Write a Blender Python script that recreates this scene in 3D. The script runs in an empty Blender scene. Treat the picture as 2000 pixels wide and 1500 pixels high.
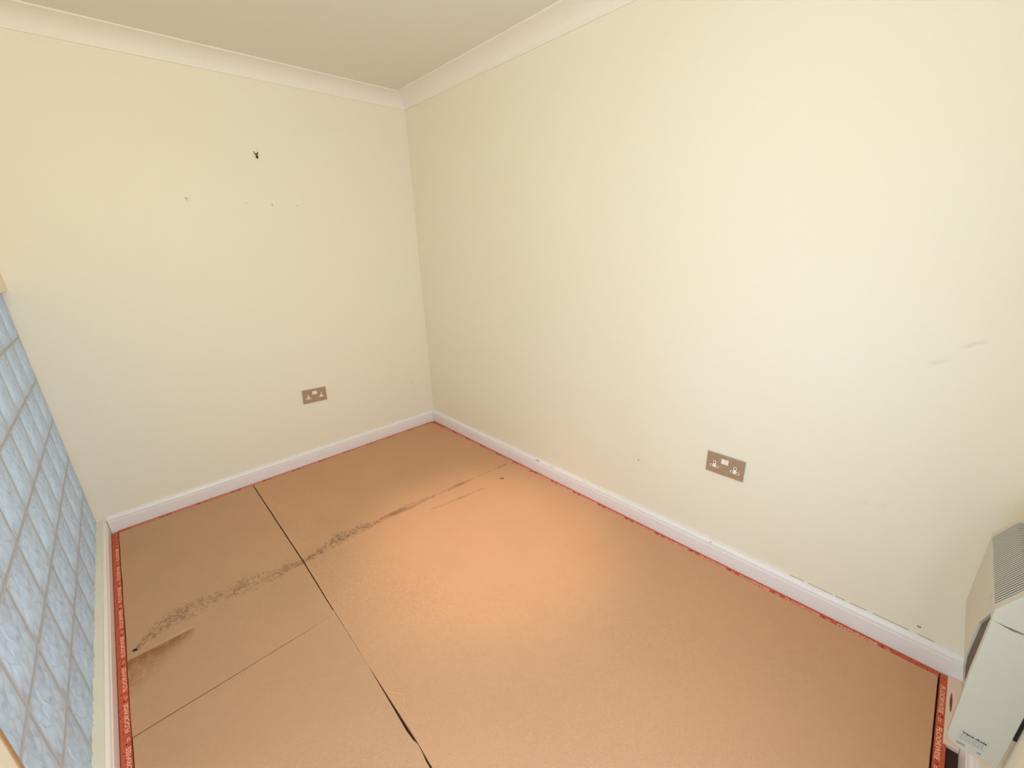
import bpy, bmesh, math, random
import numpy as np
from mathutils import Vector, Matrix
random.seed(7)
C = bpy.context.scene.collection
D = bpy.data

# ------------------------------------------------------------------ camera, world, lights, exposure
sc = bpy.context.scene
cam = D.cameras.new('camera'); cam.sensor_fit = 'HORIZONTAL'; cam.sensor_width = 36; cam.lens = 14.657
cam.clip_start = 0.02
co = D.objects.new('camera', cam); C.objects.link(co)
cx = Vector((0.72706, -0.68600, -0.02792)); cy = Vector((0.23906, 0.21483, 0.94694)); cz = Vector((-0.64360, -0.69516, 0.32019))
M = Matrix((cx, cy, cz)).transposed().to_4x4(); M.translation = (-1.70639, -2.81515, 1.37917)
co.matrix_world = M; sc.camera = co

w = D.worlds.new('sky'); sc.world = w; w.use_nodes = True
bg = w.node_tree.nodes['Background']; bg.inputs[0].default_value = (0.52, 0.74, 1.0, 1); bg.inputs[1].default_value = 0.9

def area(name, loc, aim, sx, sy, power, col, spread=180):
    l = D.lights.new(name, 'AREA'); l.shape = 'RECTANGLE'; l.size = sx; l.size_y = sy; l.energy = power; l.color = col
    l.spread = math.radians(spread)
    o = D.objects.new(name, l); C.objects.link(o); o.location = loc
    o.rotation_euler = (Vector(aim) - Vector(loc)).to_track_quat('-Z', 'Y').to_euler(); return o
area('side_opening_daylight', (-2.16, -2.59, 0.62), (0, -2.3, 0.45), 0.55, 1.1, 4, (0.42, 0.70, 1.0))
area('hall_daylight', (-3.30, -1.0, 0.9), (0, -1.0, 0.7), 3.2, 2.2, 66, (0.55, 0.86, 1.0))
area('near_wall_fill', (-1.45, -3.12, 1.25), (-1.45, 0, 1.3), 0.8, 1.4, 21, (0.91, 0.96, 1.0))  # added fill lamp in an invented, unseen near-wall opening, brightens the far wall
pl = D.lights.new('ceiling_lamp', 'POINT'); pl.energy = 6.6; pl.color = (1.0, 0.97, 0.40); pl.shadow_soft_size = 0.12
po = D.objects.new('ceiling_lamp', pl); C.objects.link(po); po.location = (-1.85, -1.6, 2.1)
sp = D.lights.new('ceiling_downlight', 'SPOT'); sp.energy = 96; sp.color = (1.0, 0.74, 0.62); sp.spot_size = math.radians(40); sp.spot_blend = 1.0; sp.shadow_soft_size = 0.05
so = D.objects.new('ceiling_downlight', sp); C.objects.link(so); so.location = (-0.66, -1.46, 2.29)

vs = sc.view_settings
sc.display_settings.display_device = 'sRGB'
vs.view_transform = 'Standard'; vs.look = 'None'; vs.gamma = 1.0; vs.use_curve_mapping = False
vs.exposure = -0.03
sc.cycles.use_denoising = True
sc.cycles.max_bounces = 14; sc.cycles.diffuse_bounces = 8; sc.cycles.transmission_bounces = 10

# ------------------------------------------------------------------ node helper
class NV:
    def __init__(s, t, v): s.t = t; s.v = v
    def _m(s, op, *a, clamp=False):
        n = s.t.nodes.new('ShaderNodeMath'); n.operation = op; n.use_clamp = clamp
        for i, x in enumerate((s,) + a):
            if isinstance(x, NV): s.t.links.new(x.v, n.inputs[i])
            else: n.inputs[i].default_value = x
        return NV(s.t, n.outputs[0])
    def __add__(s, o): return s._m('ADD', o)
    def __sub__(s, o): return s._m('SUBTRACT', o)
    def __mul__(s, o): return s._m('MULTIPLY', o)
    def __truediv__(s, o): return s._m('DIVIDE', o)
    def abs(s): return s._m('ABSOLUTE')
    def sin(s): return s._m('SINE')
    def max(s, o): return s._m('MAXIMUM', o)
    def min(s, o): return s._m('MINIMUM', o)
    def step(s, a, b):      # smooth ramp a..b -> 0..1
        n = s.t.nodes.new('ShaderNodeMapRange'); n.interpolation_type = 'SMOOTHSTEP'
        s.t.links.new(s.v, n.inputs[0]); n.inputs[1].default_value = a; n.inputs[2].default_value = b
        n.inputs[3].default_value = 0; n.inputs[4].default_value = 1
        return NV(s.t, n.outputs[0])

class Mat:
    def __init__(s, name, col, rough=0.6, metal=0.0, spec=0.5):
        s.m = D.materials.new(name); s.m.use_nodes = True; s.t = s.m.node_tree
        s.b = s.t.nodes['Principled BSDF']
        s.b.inputs['Base Color'].default_value = (*col, 1); s.b.inputs['Roughness'].default_value = rough
        s.b.inputs['Metallic'].default_value = metal; s.b.inputs['Specular IOR Level'].default_value = spec
        s.col = col; s.cur = None
        g = s.t.nodes.new('ShaderNodeNewGeometry'); x = s.t.nodes.new('ShaderNodeSeparateXYZ')
        s.t.links.new(g.outputs['Position'], x.inputs[0]); s.pos = g.outputs['Position']
        s.x, s.y, s.z = (NV(s.t, x.outputs[i]) for i in range(3))
    def noise(s, scale, detail=2.0, stretch=(1, 1, 1), off=(0, 0, 0)):
        mp = s.t.nodes.new('ShaderNodeMapping'); mp.inputs['Scale'].default_value = stretch; mp.inputs['Location'].default_value = off
        s.t.links.new(s.pos, mp.inputs[0])
        n = s.t.nodes.new('ShaderNodeTexNoise'); n.inputs['Scale'].default_value = scale; n.inputs['Detail'].default_value = detail
        s.t.links.new(mp.outputs[0], n.inputs['Vector'])
        return NV(s.t, n.outputs['Fac'])
    def over(s, fac, col):  # mix another pigment over the base
        n = s.t.nodes.new('ShaderNodeMix'); n.data_type = 'RGBA'
        if isinstance(fac, NV): s.t.links.new(fac.v, n.inputs['Factor'])
        else: n.inputs['Factor'].default_value = fac
        if s.cur is None: n.inputs['A'].default_value = (*s.col, 1)
        else: s.t.links.new(s.cur, n.inputs['A'])
        n.inputs['B'].default_value = (*col, 1)
        s.cur = n.outputs['Result']; s.t.links.new(s.cur, s.b.inputs['Base Color']); return s
    def bump(s, h, strength=0.3, dist=0.002):
        n = s.t.nodes.new('ShaderNodeBump'); n.inputs['Strength'].default_value = strength; n.inputs['Distance'].default_value = dist
        s.t.links.new(h.v, n.inputs['Height']); s.t.links.new(n.outputs[0], s.b.inputs['Normal']); return s
    def curve(s, val, pts):  # pts in 0..1
        n = s.t.nodes.new('ShaderNodeFloatCurve'); c = n.mapping.curves[0]
        pts = sorted(pts)
        c.points[0].location = pts[0]; c.points[1].location = pts[-1]
        for p in pts[1:-1]: c.points.new(*p)
        for p in c.points: p.handle_type = 'VECTOR'
        n.mapping.update(); s.t.links.new(val.v, n.inputs['Value']); return NV(s.t, n.outputs[0])

TAU = 2 * math.pi
def lin(r, g, b):
    f = lambda c: (c / 255 / 12.92) if c / 255 <= 0.04045 else ((c / 255 + 0.055) / 1.055) ** 2.4
    return (f(r), f(g), f(b))

WALLC = lin(239, 233, 219)
def wall_mat(name):
    m = Mat(name, WALLC, 0.55, spec=0.35)
    m.over(m.noise(1.3, 3).step(0.35, 0.75) * 0.25, lin(240, 228, 205))
    m.bump(m.noise(160, 3) + m.noise(9, 2) * 0.8, 0.10, 0.002)
    return m
m_wall_far = wall_mat('magnolia_paint_far')
m_wall = wall_mat('magnolia_paint')
m_wr = wall_mat('magnolia_paint_right')
# two faint grey rub marks on the right-hand long wall
def rub(m, y0, z0, y1, z1, r, amt):
    L = math.hypot(y1 - y0, z1 - z0); ux, uz = (y1 - y0) / L, (z1 - z0) / L
    u = (m.y - y0) * ux + (m.z - z0) * uz; v = (m.z - z0) * ux - (m.y - y0) * uz
    k = (v.abs() * -1.0 + r).step(0, r) * u.step(-0.01, 0.03) * (u * -1.0 + L).step(-0.01, 0.03) * m.noise(30, 2).step(0.35, 0.65)
    m.over(k * amt, lin(150, 146, 138))
rub(m_wr, -2.787, 1.003, -2.83, 1.03, 0.012, 0.22)
rub(m_wr, -2.845, 1.062, -2.89, 1.090, 0.010, 0.28)
rub(m_wr, -2.70, 0.50, -2.80, 0.515, 0.02, 0.12)
M_WALLF, M_WALL, M_WALLR = m_wall_far.m, m_wall.m, m_wr.m
def plain(name, col, rough=0.5, bumpscale=None, bs=0.1, **k):
    m = Mat(name, col, rough, **k)
    n = m.noise(bumpscale or 120, 2)
    m.over(n.step(0.4, 0.8) * 0.12, tuple(c * 0.9 for c in col))
    m.bump(n, bs, 0.001); return m.m
M_CEIL = plain('ceiling_emulsion', lin(228, 224, 214), 0.8, 90)
M_COVE = plain('coving_white_emulsion', lin(240, 234, 228), 0.65, 60, 0.05)
M_GLOSS = plain('white_gloss_paint', lin(240, 236, 238), 0.32, 30, 0.05)
M_SILL = plain('painted_sill', lin(236, 229, 212), 0.45, 40)
M_JAMB = plain('tan_door_lining', lin(176, 142, 108), 0.5, 40)
M_FLOOR = plain('chipboard_subfloor', lin(58, 36, 22), 0.9, 200, 0.4)
M_MORTAR = plain('white_mortar', lin(188, 192, 198), 0.8, 200, 0.3)
M_ENAMEL = plain('cream_enamel', lin(200, 196, 184), 0.38, 50, 0.02)
M_DARK = plain('dark_interior', lin(40, 38, 34), 0.8)
M_TAUPE = plain('taupe_recess', lin(92, 80, 72), 0.7, 400, 0.3)
M_GAPSHADE = plain('gap_shade_black', lin(14, 13, 12), 0.6)
M_PLUG = plain('white_plastic', lin(246, 238, 230), 0.3)
M_HOLE = plain('pin_hole_black', lin(12, 9, 8), 0.7)
M_BRASS = plain('aged_brass', lin(150, 124, 62), 0.4, metal=0.8)
M_NAIL = plain('dark_nail', lin(58, 38, 14), 0.5, metal=0.5)
M_STEEL = plain('satin_steel_edge', lin(196, 196, 180), 0.32, metal=0.7)
M_PRINT = plain('pale_print', lin(250, 188, 166), 0.7)
M_INK = plain('black_ink', lin(10, 10, 10), 0.6)
M_INKG = plain('grey_ink', lin(128, 128, 122), 0.7)
M_LABEL = plain('label_paper', lin(196, 195, 186), 0.5)
M_CHIP = plain('chipped_plaster', lin(190, 178, 154), 0.9)
M_CHIPG = plain('grey_chip', lin(140, 140, 142), 0.9)
M_CRUMB = plain('dark_crumb', lin(40, 26, 20), 0.9)
M_THREAD = plain('pale_thread', lin(236, 190, 150), 0.8)

# brushed bronze faceplate
mf = Mat('brushed_bronze_plate', lin(182, 160, 140), 0.38, metal=0.35)
mf.over(mf.noise(60, 4, (1, 1, 8)).step(0.3, 0.8) * 0.5, lin(158, 128, 100))
mf.bump(mf.noise(200, 2, (1, 1, 6)), 0.15, 0.0005); M_PLATE = mf.m

# gripper rod wood, stained red
mg = Mat('red_stained_wood', lin(204, 94, 66), 0.75)
mg.over(mg.noise(150, 3).step(0.5, 0.75) * 0.75, lin(128, 42, 26))
mg.over(mg.noise(60, 2, off=(3, 1, 0)).step(0.55, 0.8) * 0.45, lin(216, 128, 96))
mg.bump(mg.noise(200, 2), 0.3, 0.001); M_ROD = mg.m

# glass block
mb = Mat('wavy_glass', lin(212, 216, 220), 0.12)
mb.b.inputs['Transmission Weight'].default_value = 0.25
mb.b.inputs['IOR'].default_value = 1.45
_tr = mb.t.nodes.new('ShaderNodeBsdfTranslucent'); _tr.inputs[0].default_value = (0.90, 0.92, 0.95, 1)
_mx = mb.t.nodes.new('ShaderNodeMixShader'); _mx.inputs[0].default_value = 0.30
mb.t.links.new(mb.b.outputs[0], _mx.inputs[1]); mb.t.links.new(_tr.outputs[0], _mx.inputs[2])
mb.t.links.new(_mx.outputs[0], mb.t.nodes['Material Output'].inputs['Surface'])
M_GLASS = mb.m

# strip of painted timber with a worn brown oval
ms = Mat('pink_white_painted_timber', lin(232, 206, 190), 0.5)
ov = ((ms.x + 0.132) * (ms.x + 0.132)) / (0.042 ** 2) + ((ms.y + 3.0607) * (ms.y + 3.0607)) / (0.0031 ** 2)
ms.over((ov * -1.0 + 1.0).step(-0.1, 0.3) * (ms.noise(300, 2, (0.3, 1, 1)).step(0.2, 0.5) * 0.5 + 0.5), lin(116, 66, 46))
M_STRIP = ms.m

# underlay: waffle rubber felt with worn black streak, brown stain
CURVE = [(-2.0, -1.02, 0), (-1.965, -1.012, .008), (-1.93, -.975, .040), (-1.88, -.935, .062), (-1.83, -.925, .075), (-1.75, -.933, .066), (-1.66, -.945, .05), (-1.575, -.943, .075),
         (-1.47, -.968, .042), (-1.42, -.962, .034), (-1.36, -.976, .018), (-1.25, -.955, .042), (-1.17, -.930, .055), (-1.06, -.938, .042), (-.97, -.945, .026),
         (-.92, -.940, .022), (-.85, -.945, .024), (-.79, -.948, .034), (-.72, -.952, .022), (-.60, -.962, .014), (-.45, -.968, .022), (-.38, -.970, .009),
         (-.20, -.983, .005), (-.107, -.990, .012), (-.08, -.99, 0), (0, -.99, 0)]
DENS = [(-2.0, .5), (-1.85, .55), (-1.7, .45), (-1.55, .5), (-1.42, .6), (-1.36, .9), (-1.3, .58), (-1.17, .62), (-1.05, .58), (-.95, .5), (-.88, 1.0), (-.82, .8), (-.75, .45), (-.6, .4), (-.45, .75), (-.38, .45), (-.2, .35), (-.11, .75), (0, 0)]
def underlay_mat(name, rib, tone):
    m = Mat(name, tone, 0.95, spec=0.1)
    rx = (m.x * (TAU / 0.0052)).sin(); ry = (m.y * (TAU / 0.0052)).sin()
    big, small = (rx, ry) if rib == 'y' else (ry, rx)
    h = big * 0.65 + small * 0.22 + m.noise(260, 3) * 0.6
    m.over(m.noise(2.2, 3).step(0.35, 0.75) * 0.35, tuple(c * 0.86 for c in tone))
    m.over((h * 0.5 + 0.35).step(0.25, 0.0) * 0.22, tuple(c * 0.72 for c in tone))
    m.over(m.noise(700, 2).step(0.55, 0.8) * 0.18, tuple(c * 0.7 for c in tone))
    # streak
    t = (m.x + 2.0) / 2.0
    yc = m.curve(t, [((x + 2) / 2, (y + 1.1) / 0.3) for x, y, _ in CURVE]) * 0.3 - 1.1
    hw = m.curve(t, [((x + 2) / 2, hwid / 0.1) for x, _, hwid in CURVE]) * 0.1
    dn = m.curve(t, [((x + 2) / 2, d) for x, d in DENS])
    d = ((m.y - yc).abs() / (hw + 0.0005)) * -1.0 + 1.0
    band = d.step(-0.05, 0.45) * hw.step(0.0, 0.003)
    if rib == 'x':
        dash = (m.y * (TAU / 0.0074) + m.noise(30, 2) * 3.5).sin().step(-0.1, 0.5); nz = m.noise(1, 2, (100, 220, 1))
    else:
        dash = (m.x * (TAU / 0.0068) + m.noise(40, 2) * 7.0).sin().step(-0.35, 0.45); nz = m.noise(1, 2, (260, 95, 1))
    clump = m.noise(14, 3)
    clump2 = m.noise(45, 2, off=(2, 5, 0))
    k = (nz * 1.15 + dn * 0.40 + clump * 0.35 + clump2 * 0.55 + d * 0.10).step(1.26, 1.40) * dash * band
    if rib == 'y':   # the second, fainter line of marks
        yc2 = (m.x + 0.71) * -0.13 - 1.062
        d2 = ((m.y - yc2).abs() / 0.013) * -1.0 + 1.0
        k2 = d2.step(0, 0.5) * (m.x + 0.74).step(0, 0.05) * ((m.x + 0.36) * -1.0).step(0, 0.03) * (nz + clump * 0.4).step(0.66, 0.8) * dash
        k = k.max(k2 * 0.75)
    else:            # brown wedge-shaped stain under the streak at the left end
        top = (m.y * -1.0 - 1.040).step(0.0, 0.012)
        u = (m.x + 1.99) / 0.21
        low = (m.y + 1.215 + (u * -0.155)).step(-0.05, 0.06)
        right = (u * -1.0 + 0.98).step(-0.02, 0.10)
        wave = (m.y * (TAU / 0.0098) + m.noise(55, 1) * 5.0).sin().step(-0.5, 0.9) * m.noise(1, 2, (60, 30, 1)).step(0.25, 0.6)
        near_top = (m.y + 1.10).step(-0.02, 0.05)
        m.over(top * low * right * (wave * 0.55 + near_top * 0.35 + 0.12).min(0.9), lin(132, 78, 30))
        m.over(((m.y + 1.0385).abs() * -1.0 + 0.0035).step(0, 0.003) * (m.x + 1.93).step(0, 0.09) * ((m.x + 1.785) * -1.0).step(0, 0.02) * 0.7, lin(232, 196, 160))
    m.over(k * (0.92 if rib == 'y' else 0.82), lin(38, 26, 18))
    m.bump(h, 0.45, 0.0022)
    return m.m
M_UL_R = underlay_mat('tan_underlay_ribbed', 'y', lin(212, 166, 131))
M_UL_L = underlay_mat('tan_underlay_ribbed_across', 'x', lin(206, 164, 131))

# ------------------------------------------------------------------ mesh helpers
def link(name, me, mat, parent=None):
    o = D.objects.new(name, me); C.objects.link(o)
    if mat is not None and not me.materials: me.materials.append(mat)
    if parent is not None:
        o.parent = parent; o.matrix_parent_inverse = parent.matrix_world.inverted()
    return o
def from_bm(name, bm, mat, parent=None, smooth=False):
    bmesh.ops.recalc_face_normals(bm, faces=bm.faces)
    me = D.meshes.new(name); bm.to_mesh(me); bm.free()
    if smooth:
        for p in me.polygons: p.use_smooth = True
    return link(name, me, mat, parent)
def bx(bm, a, b, bev=0.0, seg=2):
    lo = [min(p, q) for p, q in zip(a, b)]; hi = [max(p, q) for p, q in zip(a, b)]
    v = [bm.verts.new((hi[0] if i & 1 else lo[0], hi[1] if i & 2 else lo[1], hi[2] if i & 4 else lo[2])) for i in range(8)]
    fs = [bm.faces.new([v[i] for i in f]) for f in ((0, 2, 3, 1), (4, 5, 7, 6), (0, 1, 5, 4), (2, 6, 7, 3), (0, 4, 6, 2), (1, 3, 7, 5))]
    if bev > 0:
        es = list({e for f in fs for e in f.edges})
        bmesh.ops.bevel(bm, geom=es, offset=bev, segments=seg, affect='EDGES', profile=0.5)
def box(name, a, b, mat, parent=None, bev=0.0):
    bm = bmesh.new(); bx(bm, a, b, bev); return from_bm(name, bm, mat, parent)
def boxes(name, lst, mat, parent=None, bev=0.0):
    bm = bmesh.new()
    for a, b in lst: bx(bm, a, b, bev)
    return from_bm(name, bm, mat, parent)
def prism(bm, poly, axis, a, b, bev=0.0):
    """poly: list of 2D points in the two other axes (in axis order), extruded from a to b along axis"""
    def P(p, t):
        if axis == 0: return (t, p[0], p[1])
        if axis == 1: return (p[0], t, p[1])
        return (p[0], p[1], t)
    va = [bm.verts.new(P(p, a)) for p in poly]; vb = [bm.verts.new(P(p, b)) for p in poly]
    fs = [bm.faces.new(va), bm.faces.new(vb[::-1])]
    n = len(poly)
    for i in range(n): fs.append(bm.faces.new((va[i], vb[i], vb[(i + 1) % n], va[(i + 1) % n])))
    if bev > 0:
        bmesh.ops.bevel(bm, geom=list({e for f in fs for e in f.edges}), offset=bev, segments=2, affect='EDGES', profile=0.5)
def struct(o): o['kind'] = 'structure'; return o
def tag(o, label, cat, group=None):
    o['label'] = label; o['category'] = cat
    if group: o['group'] = group
    return o
def empty(name, loc, label, cat, rot=(0, 0, 0)):
    o = D.objects.new(name, None); C.objects.link(o); o.location = loc; o.rotation_euler = rot
    o.empty_display_size = 0.05
    bpy.context.view_layer.update(); tag(o, label, cat); return o
def local(o, parent):      # parent keeping the coordinates of the mesh as local ones
    o.parent = parent; o.matrix_parent_inverse = Matrix.Identity(4); return o
def text_mesh(s, size, bold=0.0):
    cu = D.curves.new('txt', 'FONT'); cu.body = s; cu.size = size; cu.offset = bold; cu.extrude = 0.0; cu.resolution_u = 3
    o = D.objects.new('txt', cu); C.objects.link(o)
    bpy.context.view_layer.update()
    me = D.meshes.new_from_object(o.evaluated_get(bpy.context.evaluated_depsgraph_get()))
    D.objects.remove(o); D.curves.remove(cu)
    vs_ = np.array([v.co[:2] for v in me.vertices]); fs_ = [tuple(p.vertices) for p in me.polygons]
    D.meshes.remove(me); vs_ -= vs_.min(0); return vs_, fs_

FZ = -0.012       # subfloor level; the underlay's top is z = 0
H = 2.31
# ------------------------------------------------------------------ the room shell
struct(box('floor', (-2.3, 0.12, FZ - 0.05), (0.12, -3.25, FZ), M_FLOOR))
struct(box('ceiling', (-2.3, 0.12, H), (0.12, -3.25, H + 0.06), M_CEIL))
struct(box('wall_far', (-2.3, 0, FZ), (0.12, 0.12, H), M_WALLF))
struct(box('wall_right', (0, 0, FZ), (0.12, -3.25, H), M_WALLR))
struct(boxes('wall_near', [((-1.02, -3.101, FZ), (0, -3.25, H)), ((-1.02, -3.101, 2.0), (-1.88, -3.25, H)), ((-1.88, -3.101, FZ), (-2.3, -3.25, H))], M_WALL))
XL = -2.032; YB = -1.8275; ZT = 0.06 + 6 * 0.198
wl = struct(boxes('wall_left', [((XL, 0, ZT), (XL - 0.1, YB, H)), ((XL, 0, FZ), (XL - 0.1, YB, 0.058)),
                                ((XL, YB, FZ), (XL - 0.1, -2.30, H)), ((XL, -2.30, 2.03), (XL - 0.1, -2.88, H)),
                                ((XL, -2.88, FZ), (XL - 0.1, -3.101, H))], M_WALL))
# the near end of the panel: a tan painted reveal board
struct(box('trim_5', (XL - 0.03, YB, 0.0), (XL + 0.002, YB - 0.012, 2.03), M_JAMB))
struct(box('trim_6', (XL + 0.004, -0.002, 0.0665), (XL - 0.022, YB, 0.0755), M_SILL))

# glass block: wavy leaf-shaped dents pressed into both faces
PY, PZ = 0.203, 0.198
bw, bh, bd = 0.191, 0.186, 0.078
def glass_block_mesh():
    n = 56; rng = np.random.RandomState(4)
    u, v = np.meshgrid(np.linspace(-1, 1, n + 1), np.linspace(-1, 1, n + 1), indexing='ij')
    h = np.zeros_like(u)
    rr = random.Random(11); pts = []
    while len(pts) < 24:      # scattered, nearly upright leaf-shaped facets, alternately sunk and raised
        c_ = (rr.uniform(-.9, .9), rr.uniform(-.9, .9))
        if all(((c_[0] - q[0]) / .30) ** 2 + ((c_[1] - q[1]) / .48) ** 2 > .55 for q in pts) or rr.random() < .004: pts.append(c_)
    for i, (cu_, cv_) in enumerate(pts):
        a = math.radians((1 if i % 3 else -1) * rr.uniform(6, 30)); L = rr.uniform(.30, .48); W = rr.uniform(.10, .15)
        du, dv = u - cu_, v - cv_; p = du * math.cos(a) - dv * math.sin(a); q = du * math.sin(a) + dv * math.cos(a)
        wq = np.maximum(W * (1 - (q / L) ** 2), 1e-4)
        d = np.where(abs(q) < L, np.clip(1 - abs(p) / wq, 0, 1) * np.sqrt(np.clip(1 - (q / L) ** 2, 0, 1)), 0)
        h += (-1.0 if i % 2 else 0.8) * d
    h = np.clip(h, -1.2, 1.0) * 0.0076
    edge = np.clip((1 - np.maximum(abs(u), abs(v))) / 0.14, 0, 1); edge = edge * edge * (3 - 2 * edge)
    h = (h - 0.0022) * edge + 0.002
    V = []; F = []
    for side in (1, -1):
        b = len(V)
        for i in range(n + 1):
            for j in range(n + 1):
                V.append((side * (bd / 2 - 0.003) + side * h[i, j], u[i, j] * bw / 2, v[i, j] * bh / 2))
        for i in range(n):
            for j in range(n):
                q = (b + i * (n + 1) + j, b + (i + 1) * (n + 1) + j, b + (i + 1) * (n + 1) + j + 1, b + i * (n + 1) + j + 1)
                F.append(q if side > 0 else q[::-1])
    N = (n + 1) * (n + 1)
    ring = [i * (n + 1) for i in range(n)] + [n * (n + 1) + j for j in range(n)] + [i * (n + 1) + n for i in range(n, 0, -1)] + [j for j in range(n, 0, -1)]
    for k in range(len(ring)):
        a, b_ = ring[k], ring[(k + 1) % len(ring)]
        F.append((b_, a, a + N, b_ + N))
    me = D.meshes.new('glass_block'); me.from_pydata(V, [], F); me.update()
    for p in me.polygons: p.use_smooth = len(p.vertices) == 4 and abs(p.normal.x) > 0.2
    me.materials.append(M_GLASS); return me
gb = glass_block_mesh()
XB = -2.052
for c in range(9):
    for r in range(6):
        o = D.objects.new('glass_block', gb); C.objects.link(o)
        o.location = (XB - bd / 2, -0.004 - PY * (c + .5) + 0.001, 0.06 + PZ * (r + .5)); o.parent = wl
bm = bmesh.new()
for c in range(10):
    y = -0.003 - PY * c; y = min(-0.0005, y); bx(bm, (XB - 0.0015, y + 0.0065 if c else 0, 0.058), (XB - bd + 0.003, max(y - 0.0065, YB), ZT))
for r in range(7):
    z = 0.06 + PZ * r; bx(bm, (XB - 0.002, 0, max(z - 0.0065, 0.058)), (XB - bd + 0.0035, YB, min(z + 0.0065, ZT)))
from_bm('mortar', bm, M_MORTAR, wl)

# coving
def cove_profile():
    W, Z0 = 0.0987, 2.236; pts = [(0, Z0), (0.006, Z0), (0.006, Z0 + 0.004)]
    x0, z0, x1, z1 = 0.006, Z0 + 0.004, W - 0.005, H - 0.007
    for i in range(1, 15):
        a = i / 14 * math.pi / 2
        pts.append((x0 + (x1 - x0) * (1 - math.cos(a)), z0 + (z1 - z0) * math.sin(a)))
    pts += [(W, H - 0.006), (W, H), (0, H)]
    return pts
cp = cove_profile()
def run_profile(name, prof, wall, a, b, mat, mitre_a=True, mitre_b=True, smooth=False):
    """profile (offset from wall, z) run along a wall; ends are mitred at 45 degrees where the neighbour meets"""
    bm = bmesh.new(); A = []; B = []
    for d, z in prof:
        if wall == 'far': pa, pb = (a - (d if mitre_a else 0), -d, z), (b + (d if mitre_b else 0), -d, z)
        elif wall == 'right': pa, pb = (-d, a - (d if mitre_a else 0), z), (-d, b + (d if mitre_b else 0), z)
        elif wall == 'left': pa, pb = (XL + d, a - (d if mitre_a else 0), z), (XL + d, b + (d if mitre_b else 0), z)
        else: pa, pb = (a - (d if mitre_a else 0), -3.101 + d, z), (b + (d if mitre_b else 0), -3.101 + d, z)
        A.append(bm.verts.new(pa)); B.append(bm.verts.new(pb))
    n = len(prof)
    for i in range(n): bm.faces.new((A[i], B[i], B[(i + 1) % n], A[(i + 1) % n]))
    bm.faces.new(A); bm.faces.new(B[::-1])
    return struct(from_bm(name, bm, mat))
run_profile('trim_1', cp, 'far', 0, XL, M_COVE)
run_profile('trim_2', cp, 'right', 0, -3.101, M_COVE)
run_profile('trim_3', cp, 'left', 0, -3.101, M_COVE)
run_profile('trim_4', cp, 'near', 0, XL, M_COVE)
# skirting
HS, TS = 0.0871, 0.017
sk = [(0, FZ), (TS, FZ), (TS, 0.056), (TS - 0.0035, 0.0585), (TS - 0.0035, 0.0615), (TS - 0.001, 0.064), (TS - 0.0015, 0.070), (TS - 0.004, 0.076), (TS - 0.009, 0.0815), (TS - 0.0105, HS), (0, HS)]
b_far = run_profile('baseboard_far', sk, 'far', -TS - 0.0018, XL + TS + 0.0018, M_GLOSS, False, False)
b_right = run_profile('baseboard_right', sk, 'right', 0, -3.101, M_GLOSS, False, True)
skl = [(0, FZ), (TS, FZ), (TS, 0.046), (TS - 0.003, 0.049), (TS - 0.003, 0.053), (TS - 0.001, 0.056), (TS - 0.004, 0.064), (0.004, 0.0665), (0, 0.0665)]
b_left = run_profile('baseboard_left', skl, 'left', 0, -2.30, M_GLOSS, False, False)
b_near = run_profile('baseboard_near', sk, 'near', -TS - 0.001, -1.02, M_GLOSS, False, False)
# knocks in the paint of the skirting and walls, each a shallow chip
def chip(name, loc, n, w_, h_, mat, parent, ang=0.0, k=9, th=0.0008):
    bm = bmesh.new(); rnd = random.Random(hash(name) % 7 + int(abs(loc[0] + loc[1] + loc[2]) * 977))
    pts = []
    for i in range(k):
        a = TAU * i / k; r = rnd.uniform(.7, 1.1); x, y = math.cos(a) * r * w_ / 2, math.sin(a) * r * h_ / 2
        pts.append((x * math.cos(ang) - y * math.sin(ang), x * math.sin(ang) + y * math.cos(ang)))
    if n == 'x': poly = [(loc[1] + p[0], loc[2] + p[1]) for p in pts]; prism(bm, poly, 0, loc[0], loc[0] - th)
    elif n == 'y': poly = [(loc[0] + p[0], loc[2] + p[1]) for p in pts]; prism(bm, poly, 1, loc[1], loc[1] - th)
    return from_bm(name, bm, mat, parent)
wf = D.objects['wall_far']; wr = D.objects['wall_right']
for x, z, a, b in [(-1.3196, 1.6417, .017, .007), (-1.3196, 1.634, .011, .006), (-1.0544, 1.6275, .008, .004), (-.9239, 1.6245, .010, .010), (-.7915, 1.6232, .008, .005), (-1.1764, 1.628, .004, .004), (-.1671, .3646, .006, .012), (-1.6445, .098, .005, .004)]:
    chip('filled_hole', (x, 0.0002, z), 'y', a, b, M_CHIP, wf)
for y, z, a, b, mt in [(-1.8836, .338, .012, .010, M_CHIP), (-2.9552, .1163, .014, .008, M_CHIPG), (-1.3372, .488, .004, .003, M_CHIP)]:
    chip('paint_chip', (0.0002, y, z), 'x', a, b, mt, wr)
for y, z, a, b, mt in [(-1.205, .0795, .034, .0025, M_CHIPG), (-1.325, .082, .006, .004, M_CHIPG), (-1.575, .081, .008, .003, M_CHIP), (-2.2756, .078, .010, .003, M_CHIP)]:
    chip('paint_chip', (-0.0145, y, z), 'x', a, b, mt, b_right, th=0.0035)
# open hairline where the skirting has come away from the wall
rg = random.Random(3)
y = -2.58
while y > -3.02:
    L = rg.uniform(.03, .11)
    box('caulk_gap', (-0.0042, y, HS), (-0.0001, max(y - L, -3.03), HS + rg.uniform(.0002, .0004)), M_CHIP, b_right); y -= L + rg.uniform(.006, .03)

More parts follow.
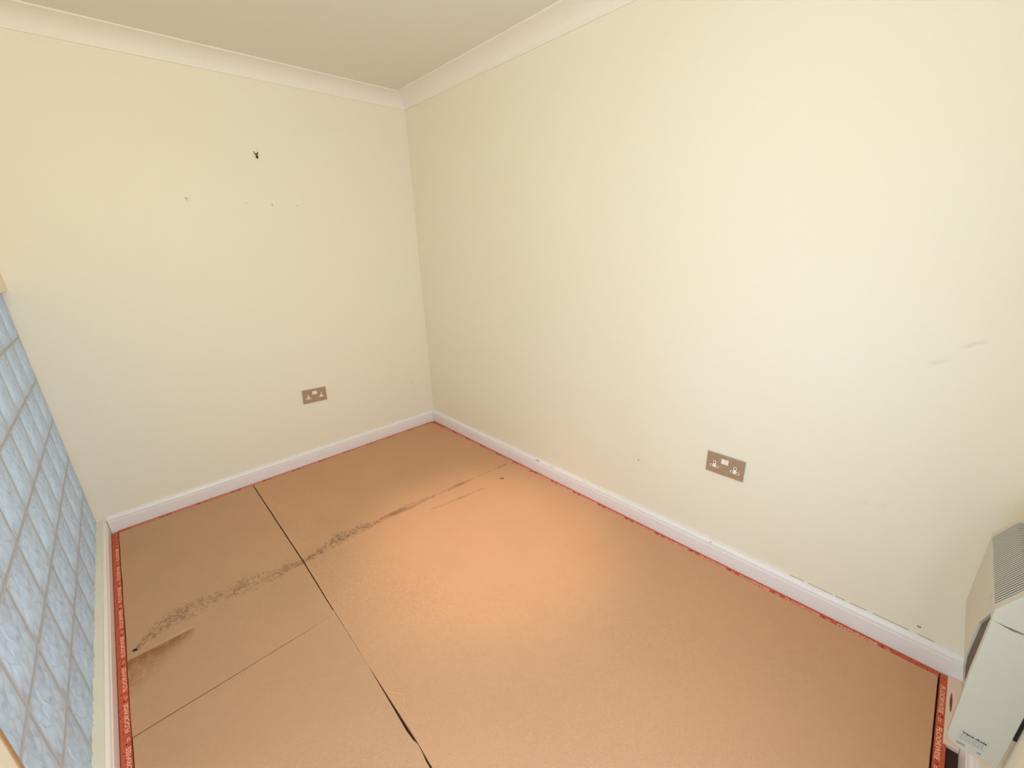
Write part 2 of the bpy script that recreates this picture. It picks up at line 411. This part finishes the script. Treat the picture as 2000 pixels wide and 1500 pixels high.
# ------------------------------------------------------------------ underlay sheets
def sheet(name, poly, mat, label):
    bm = bmesh.new(); prism(bm, poly, 2, FZ, 0.0, 0.0)
    return tag(from_bm(name, bm, mat), label, 'underlay', 'underlay sheets on the floor')
YE = -3.028
def wob(pts, amp, step=0.09):
    out = []
    for (x0, y0), (x1, y1) in zip(pts, pts[1:]):
        L = math.hypot(x1 - x0, y1 - y0); n = max(1, int(L / step))
        for i in range(n):
            t = i / n; out.append((x0 + (x1 - x0) * t + (random.uniform(-amp, amp) if i else 0), y0 + (y1 - y0) * t + (random.uniform(-amp, amp) if i else 0)))
    return out
seam_r = [(-1.3565, -0.050), (-1.3578, -0.976), (-1.3655, -1.3645), (-1.3700, -1.6797), (-1.3712, -1.9811), (-1.3752, -2.0836), (-1.3845, YE)]
poly = wob([(-0.0455, YE), (-0.0445, -1.4), (-0.046, -0.85), (-0.049, -0.0465), (-1.3565, -0.050)], 0.0012)
sheet('underlay_sheet', poly + seam_r, M_UL_R, 'large tan ribbed underlay sheet along the right-hand wall')
s1 = [(-1.3620, -0.052), (-1.3630, -0.60), (-1.3630, -0.976), (-1.3688, -1.345), (-1.3664, -1.3660), (-1.3672, -1.3715)]
s1b = [(-1.434, -1.3752), (-1.60, -1.3768), (-1.80, -1.380), (-1.9845, -1.3835)]
poly = s1 + s1b + wob([(-1.9845, -1.3835), (-1.9838, -0.8), (-1.9835, -0.0535), (-1.3620, -0.052)], 0.001)[1:]
sheet('underlay_sheet', poly, M_UL_L, 'tan underlay sheet in the far left corner with brown stain')
s2 = [(-1.3672, -1.3725), (-1.3706, -1.6797), (-1.3736, -1.76), (-1.3770, -1.87), (-1.3800, -1.95), (-1.3782, -1.985), (-1.3742, -2.005), (-1.3755, -2.03), (-1.3800, -2.06), (-1.3815, -2.12), (-1.3860, YE)]
poly = [(-1.9835, -1.3900), (-1.80, -1.3856), (-1.60, -1.3808), (-1.434, -1.3770)] + s2 + wob([(-1.9825, YE), (-1.9830, -2.0), (-1.9835, -1.3900)], 0.001)[:-1]
sheet('underlay_sheet', poly, M_UL_L, 'plain tan underlay sheet nearest the glass block panel, below the cross seam')

# ------------------------------------------------------------------ carpet gripper rods with printed lettering
LV, LF = text_mesh('FLOORWISE', 0.02, 0.00055)
LV = LV / LV.max(0) * np.array([0.116, 0.0112])
def flat_mesh(name, V, F, mat):
    me = D.meshes.new(name); me.from_pydata([(x, y, 0) for x, y in V], [], F); me.update(); me.materials.append(mat); return me
WORD = flat_mesh('lettering', LV + np.array([0, 0.0028]), LF, M_PRINT)
MARK = flat_mesh('printed_mark', [(.136, .0045), (.150, .0045), (.150, .0062), (.136, .0062), (.136, .0085), (.150, .0085), (.150, .0102), (.136, .0102)], [(0, 1, 2, 3), (4, 5, 6, 7)], M_PRINT)
def rod(label, origin, along, up, length, width, off, first):
    """origin: outer corner at the wall; along: reading direction; up: towards the wall"""
    al = Vector((*along, 0)); upv = Vector((*up, 0)); o0 = Vector((*origin, FZ)); top = 0.0085
    r = empty('gripper_rod', o0, label, 'gripper rod')
    bm = bmesh.new()
    P = lambda s, t, z: o0 + al * s + upv * t + Vector((0, 0, z))
    v = []
    prof = [(0, 0), (width, 0), (width, top * 0.8), (width - 0.002, top), (0.0015, top), (0, top * 0.8)]
    A = [bm.verts.new(P(0, t, z)) for t, z in prof]; B = [bm.verts.new(P(length, t, z)) for t, z in prof]
    for i in range(6): bm.faces.new((A[i], B[i], B[(i + 1) % 6], A[(i + 1) % 6]))
    bm.faces.new(A); bm.faces.new(B[::-1])
    from_bm('strip_of_wood', bm, M_ROD, r)
    rotm = Matrix((al, upv, Vector((0, 0, 1)))).transposed().to_4x4()
    s = first
    while s + 0.155 < length:
        for nm_, me_ in (('lettering', WORD), ('printed_mark', MARK)):
            q = D.objects.new(nm_, me_); C.objects.link(q); q.parent = r
            q.matrix_basis = Matrix.Translation(P(s, 0, top + 0.0003) - o0) @ rotm
        s += 0.1713
    # nail heads and the rows of tiny pins
    bm = bmesh.new(); bmesh.ops.create_cone(bm, cap_ends=True, segments=7, radius1=0.0027, radius2=0.0016, depth=0.0014)
    nm = D.meshes.new('nail'); bm.to_mesh(nm); bm.free(); nm.materials.append(M_HOLE)
    s = first + 0.128
    while s < length - 0.02:
        nl = D.objects.new('nail', nm); C.objects.link(nl); nl.parent = r
        nl.location = P(s, width * 0.45 + random.uniform(-.002, .002), top + 0.0005) - o0; s += 0.1713
    bm = bmesh.new(); s = 0.02
    while s < length - 0.02:
        for t in (width * 0.22, width * 0.62):
            p = P(s + random.uniform(-.004, .004) + (0.013 if t > width * .4 else 0), t + random.uniform(-.001, .001), top - 0.0005)
            a = [bm.verts.new(p + al * dx + upv * dy) for dx, dy in ((-.0008, -.0008), (.0008, -.0008), (0, .0009))]
            tip = bm.verts.new(p + Vector((0, 0, 0.004)) + upv * 0.0022)
            for i in range(3): bm.faces.new((a[i], a[(i + 1) % 3], tip))
        s += 0.026
    pn = from_bm('pins', bm, M_NAIL, r); pn['kind'] = 'stuff'
    return r
rod('long red carpet gripper rod printed in pale lettering along the right wall skirting', (-0.0435, -0.045), (0, -1), (1, 0), 2.985, 0.025, 0, 0.145)
rod('red carpet gripper rod along the left skirting beneath the glass blocks', (-1.9868, -3.02), (0, 1), (-1, 0), 2.985, 0.0265, 0, 0.126)
rod('narrow red carpet gripper rod along the far wall skirting, under the brass hook', (-1.985, -0.0445), (1, 0), (0, 1), 1.94, 0.0255, 0, 0.05)
rod('short red carpet gripper rod beside the painted strip below the heater', (-0.020, -3.0335), (-1, 0), (0, -1), 1.2, 0.0245, 0, 0.055)

st = box('timber_strip', (-0.0172, -3.0505, FZ), (-0.295, -3.0832, 0.002), M_STRIP, None, 0.0015)
tag(st, 'flat pinkish painted timber strip with worn brown oval, in corner below heater', 'timber strip')

# ------------------------------------------------------------------ double sockets
def socket(label, origin, right, nrm, tilt=0.0):
    """local frame: x along the wall, z up, y out of the wall (towards the room)"""
    r = D.objects.new('double_socket', None); C.objects.link(r); r.empty_display_size = 0.05
    R = Vector((*right, 0)); N = Vector((*nrm, 0)); U = Vector((0, 0, 1))
    m = Matrix((R, N, U)).transposed().to_4x4() @ Matrix.Rotation(tilt, 4, 'Y'); m.translation = origin
    r.matrix_world = m; tag(r, label, 'power socket', 'double power sockets on the walls')
    W, Hh = 0.151, 0.0925
    def part(name, bm, mat, par=r):
        o = from_bm(name, bm, mat); return local(o, par)
    bm = bmesh.new(); bx(bm, (-W / 2, 0.0002, -Hh / 2), (W / 2, 0.0075, Hh / 2), 0.0012); part('back_frame', bm, M_STEEL)
    bm = bmesh.new(); bx(bm, (-W / 2 + .0028, 0.0076, -Hh / 2 + .0028), (W / 2 - .0028, 0.0096, Hh / 2 - .0028), 0.0005); part('faceplate', bm, M_PLATE)
    for s in (-1, 1):
        cx_ = s * 0.041; cz_ = -0.0105
        bm = bmesh.new()
        T = [(-.0175, -.0085), (.0175, -.0085), (.0175, .0015), (.0055, .0015), (.0055, .0215), (-.0055, .0215), (-.0055, .0015), (-.0175, .0015)]
        prism(bm, [(cx_ + a, cz_ + b) for a, b in T], 1, 0.0096, 0.0107)
        ins = part('socket_insert', bm, M_PLUG)
        for hx, hz, ww, hh in ((0, .0145, .0044, .0085), (-.0112, -.0035, .0070, .0042), (.0112, -.0035, .0070, .0042)):
            bm = bmesh.new(); bx(bm, (cx_ + hx - ww / 2, 0.0107, cz_ + hz - hh / 2), (cx_ + hx + ww / 2, 0.0110, cz_ + hz + hh / 2)); part('pin_hole', bm, M_HOLE, ins)
    for s in (-1, 1):
        bm = bmesh.new()
        x0 = s * 0.0072 - 0.0005
        a = [(x0 - .0066, 0.0096), (x0 + .0066, 0.0096), (x0 + .0066, 0.0128), (x0 - .0066, 0.0142)] if s < 0 else [(x0 - .0066, 0.0096), (x0 + .0066, 0.0096), (x0 + .0066, 0.0142), (x0 - .0066, 0.0128)]
        prism(bm, a, 2, 0.0085, 0.0305); part('rocker_switch', bm, M_PLUG)
    for s in (-1, 1):
        bm = bmesh.new(); bmesh.ops.create_cone(bm, cap_ends=True, segments=10, radius1=0.0026, radius2=0.0024, depth=0.0006, matrix=Matrix.Translation((s * 0.0603, 0.0099, 0.004)) @ Matrix.Rotation(math.pi / 2, 4, 'X')); part('screw_cap', bm, M_PLATE)
    return r
socket('bronze double power socket on the far wall, left of the room corner', (-0.8945, 0.0, 0.4585), (1, 0), (0, -1), math.radians(2.6))
socket('bronze double power socket low on the long right wall, pale steel edge', (0.0, -2.284, 0.4648), (0, -1), (-1, 0), 0.0)

# ------------------------------------------------------------------ picture hook
hk = empty('picture_hook', (-0.956, 0, 1.862), 'small brass V-shaped picture hook high on the far wall', 'hook')
def bar(bm, p, q, r, seg=6):
    p, q = Vector(p), Vector(q); d = q - p
    bmesh.ops.create_cone(bm, cap_ends=True, segments=seg, radius1=r, radius2=r, depth=d.length, matrix=Matrix.Translation((p + q) / 2) @ d.to_track_quat('Z', 'Y').to_matrix().to_4x4())
bm = bmesh.new()
prism(bm, [(-.0085, .0215), (.0075, .0205), (.0035, .0105), (-.0035, .0105)], 1, -0.0002, -0.0020, 0.0004)
local(from_bm('back_plate', bm, M_BRASS), hk)
bm = bmesh.new()
bar(bm, (-.011, -.002, .0285), (-.0085, -.004, .020), .0019); bar(bm, (-.0085, -.004, .020), (-.0035, -.004, .0085), .0017)
local(from_bm('left_prong', bm, M_BRASS), hk)
bm = bmesh.new()
bar(bm, (.0075, -.002, .0265), (.008, -.006, .0215), .0023); bar(bm, (.008, -.006, .0215), (.0035, -.004, .010), .0016)
local(from_bm('right_prong', bm, M_NAIL), hk)
bm = bmesh.new(); bmesh.ops.create_uvsphere(bm, u_segments=12, v_segments=8, radius=.0062, matrix=Matrix.Translation((.0005, -.0066, .0015)) @ Matrix.Diagonal((1, .9, 1.15, 1)))
bar(bm, (.0005, -.0005, .002), (.0005, -.006, .0015), .002)
local(from_bm('hook_tip', bm, M_NAIL, smooth=True), hk)

# ------------------------------------------------------------------ panel heater on the near wall
ht = empty('panel_heater', (-0.53, -3.094, 0.242), 'cream wall-mounted panel heater with slotted top grille, bottom right corner', 'heater')
HP = []
def hp(o): HP.append(o); return o
XF, XN = -0.190, -0.530
YF, YK, ZB = -3.0025, -3.094, 0.406
prof = [(YF - .002, ZB), (YF, .628), (-3.0315, .688), (-3.040, .6915), (YK, .6915), (YK, ZB)]
inner = [(YF - .002, ZB), (YF, .622), (-3.0130, .636), (-3.037, .678), (-3.046, .6820), (YK, .6820), (YK, ZB)]
GX0, GX1 = -0.208, -0.506
bm = bmesh.new()
prism(bm, prof, 0, XF, GX0, 0.0012)
prism(bm, inner, 0, GX0, -0.440, 0.0)
top2 = [(YF - .0012, .600), (YF, .622), (-3.0130, .636), (-3.037, .678), (-3.046, .6820), (YK, .6820), (YK, .600)]
prism(bm, top2, 0, -0.440, GX1)
prism(bm, [(YF - .0004, .600), (YF, .628), (-3.0315, .688), (-3.040, .6915), (YK, .6915), (YK, .600)], 0, GX1, XN, 0.0012)
# front below the grille's end: the pocket; its floor is set back
prism(bm, [(YF - .0060, ZB), (YF - .0060, .600), (YK, .600), (YK, ZB)], 0, -0.440, -0.516)
# chamfered head of the pocket and thin lip under it
prism(bm, [(-0.440, .522), (-0.440, .600), (-0.503, .600)], 1, YF - .0006, YF - .0060)
prism(bm, [(-0.440, ZB), (-0.440, .424), (-0.458, .4095), (-0.516, .4095), (-0.516, ZB)], 1, YF - .002, YF - .0060)
# back flange top, behind the slots
prism(bm, [(-3.0415, .682), (-3.0415, .6915), (YK, .6915), (YK, .682)], 0, GX0, GX1)
hp(from_bm('casing', bm, M_ENAMEL))
hp(box('recess_panel', (-0.4402, YF - .0059, .4096), (-0.516, YF - .0050, .600), M_TAUPE))
hp(boxes('grille_interior', [((GX0, -3.0415, .6822), (GX1, -3.0462, .6828))], M_DARK))
bm = bmesh.new()
prism(bm, [(YF - .0010, .6240), (YF - .0006, .6280), (-3.0321, .6876), (-3.0403, .6910), (-3.0415, .6910), (-3.0415, .6830), (-3.037, .678), (-3.013, .636), (YF - .0016, .622)], 0, GX0 - .0002, GX1 + .0002)
hp(from_bm('grille_backing', bm, M_DARK))
bm = bmesh.new()
prism(bm, [(YF + .0, .6245), (YF + .0002, .6282), (-3.0317, .6884), (-3.0402, .6918), (-3.0415, .6918), (-3.0415, .684), (-3.0365, .681), (-3.0125, .6385)], 0, -.0021, .0021)
slm = D.meshes.new('grille_slat'); bmesh.ops.recalc_face_normals(bm, faces=bm.faces); bm.to_mesh(slm); bm.free(); slm.materials.append(M_ENAMEL)
NS = 35; pitch = (GX0 - GX1) / NS
for i in range(NS):
    o = D.objects.new('grille_slat', slm); C.objects.link(o); o.location = (GX0 - pitch * (i + .5), 0, 0); hp(o)
# end panel carrying the rating label
cap = [(-3.0035, .604), (-3.0056, .449), (-3.0112, .264), (-3.0145, .2565), (-3.021, .2494), (-3.034, .2416), (YK, .2425), (YK, .5985), (-3.049, .5985), (-3.0323, .5962), (-3.015, .6005), (-3.0075, .6045)]
bm = bmesh.new(); prism(bm, cap, 0, -0.514, -0.5335, 0.0016); hp(from_bm('end_panel', bm, M_ENAMEL))
hp(box('gap_shade_block', (-0.30, YK + .0005, .335), (-0.528, -3.1008, .64), M_GAPSHADE))  # black filler block: shade of the gap behind the heater put into colour
LX = -0.5338
lab = hp(box('rating_label', (LX, -3.0265, .2535), (LX - .0003, -3.0705, .2985), M_LABEL))
def flat_yz(V, F, mat, name, par):
    me = D.meshes.new(name); me.from_pydata(V, [], F); me.update(); o = link(name, me, mat); HP.append((o, par)); return o
TV, TF = text_mesh('Vent-Axia', 0.02, 0.0006); TV = TV / TV.max(0) * np.array([0.0385, 0.0066])
flat_yz([(LX - .0004, -3.0295 - x, .2895 + y) for x, y in TV], TF, M_INK, 'lettering', lab)
V = []; F = []
def bar_yz(y0, y1, z0, z1):
    b = len(V); V.extend([(LX - .0004, y0, z0), (LX - .0004, y1, z0), (LX - .0004, y1, z1), (LX - .0004, y0, z1)]); F.append((b, b + 1, b + 2, b + 3))
for i, z in enumerate((.285, .2815, .278, .2745, .271)):
    y = -3.029
    while y > -3.064:
        L = random.uniform(.003, .008); bar_yz(y, y - L, z, z + .0011); y -= L + .0016
bar_yz(-3.0275, -3.0415, .2590, .2612); bar_yz(-3.0275, -3.0415, .2552, .2575)
flat_yz(V, F, M_INKG, 'small_print', lab)
TV, TF = text_mesh('CE', 0.02, 0.0004); TV = TV / TV.max(0) * np.array([0.006, 0.0045])
flat_yz([(LX - .0004, -3.060 - x, .2560 + y) for x, y in TV], TF, M_INK, 'approval_mark', lab)
bpy.context.view_layer.update()
inv = ht.matrix_world.inverted()
sl_parent = None
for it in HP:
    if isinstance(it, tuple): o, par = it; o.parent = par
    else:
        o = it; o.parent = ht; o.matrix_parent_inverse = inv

# ------------------------------------------------------------------ small litter on the underlay
def crumb(loc, s, label, seed):
    bm = bmesh.new(); bmesh.ops.create_icosphere(bm, subdivisions=1, radius=1)
    rn = random.Random(seed)
    for v in bm.verts: v.co *= rn.uniform(.6, 1.15)
    bmesh.ops.scale(bm, vec=s, verts=bm.verts); bmesh.ops.translate(bm, vec=(loc[0], loc[1], s[2] * .85), verts=bm.verts)
    return tag(from_bm('crumb', bm, M_CRUMB), label, 'debris')
crumb((-0.237, -1.100, 0), (.0075, .0045, .003), 'dark fleck on the underlay below the far end of the black streak', 1)
crumb((-0.226, -1.108, 0), (.004, .0085, .002), 'thin dark sliver touching the fleck near the streak end', 5)
crumb((-1.962, -1.012, 0), (.010, .006, .004), 'blackish crumb at the left end of the streak by the gripper rod', 2)
crumb((-0.052, -1.170, 0), (.005, .0045, .003), 'tiny dark crumb against the right wall gripper rod', 3)
tp = [(-1.372, -1.803), (-1.360, -1.812), (-1.345, -1.830), (-1.3335, -1.848), (-1.337, -1.862), (-1.350, -1.880), (-1.360, -1.889)]
bm = bmesh.new(); rings = []
for i, (x, y) in enumerate(tp):
    x0, y0 = tp[max(0, i - 1)]; x1, y1 = tp[min(len(tp) - 1, i + 1)]; L = math.hypot(x1 - x0, y1 - y0); nx, ny = -(y1 - y0) / L, (x1 - x0) / L
    rings.append([bm.verts.new((x + nx * .0006 * math.cos(a), y + ny * .0006 * math.cos(a), .0009 + .0006 * math.sin(a))) for a in (0, 1.57, 3.14, 4.71)])
for a, b in zip(rings, rings[1:]):
    for k in range(4): bm.faces.new((a[k], a[(k + 1) % 4], b[(k + 1) % 4], b[k]))
bm.faces.new(rings[0]); bm.faces.new(rings[-1][::-1])
tag(from_bm('thread', bm, M_THREAD), 'pale loose thread curled on the underlay beside the open seam', 'thread')
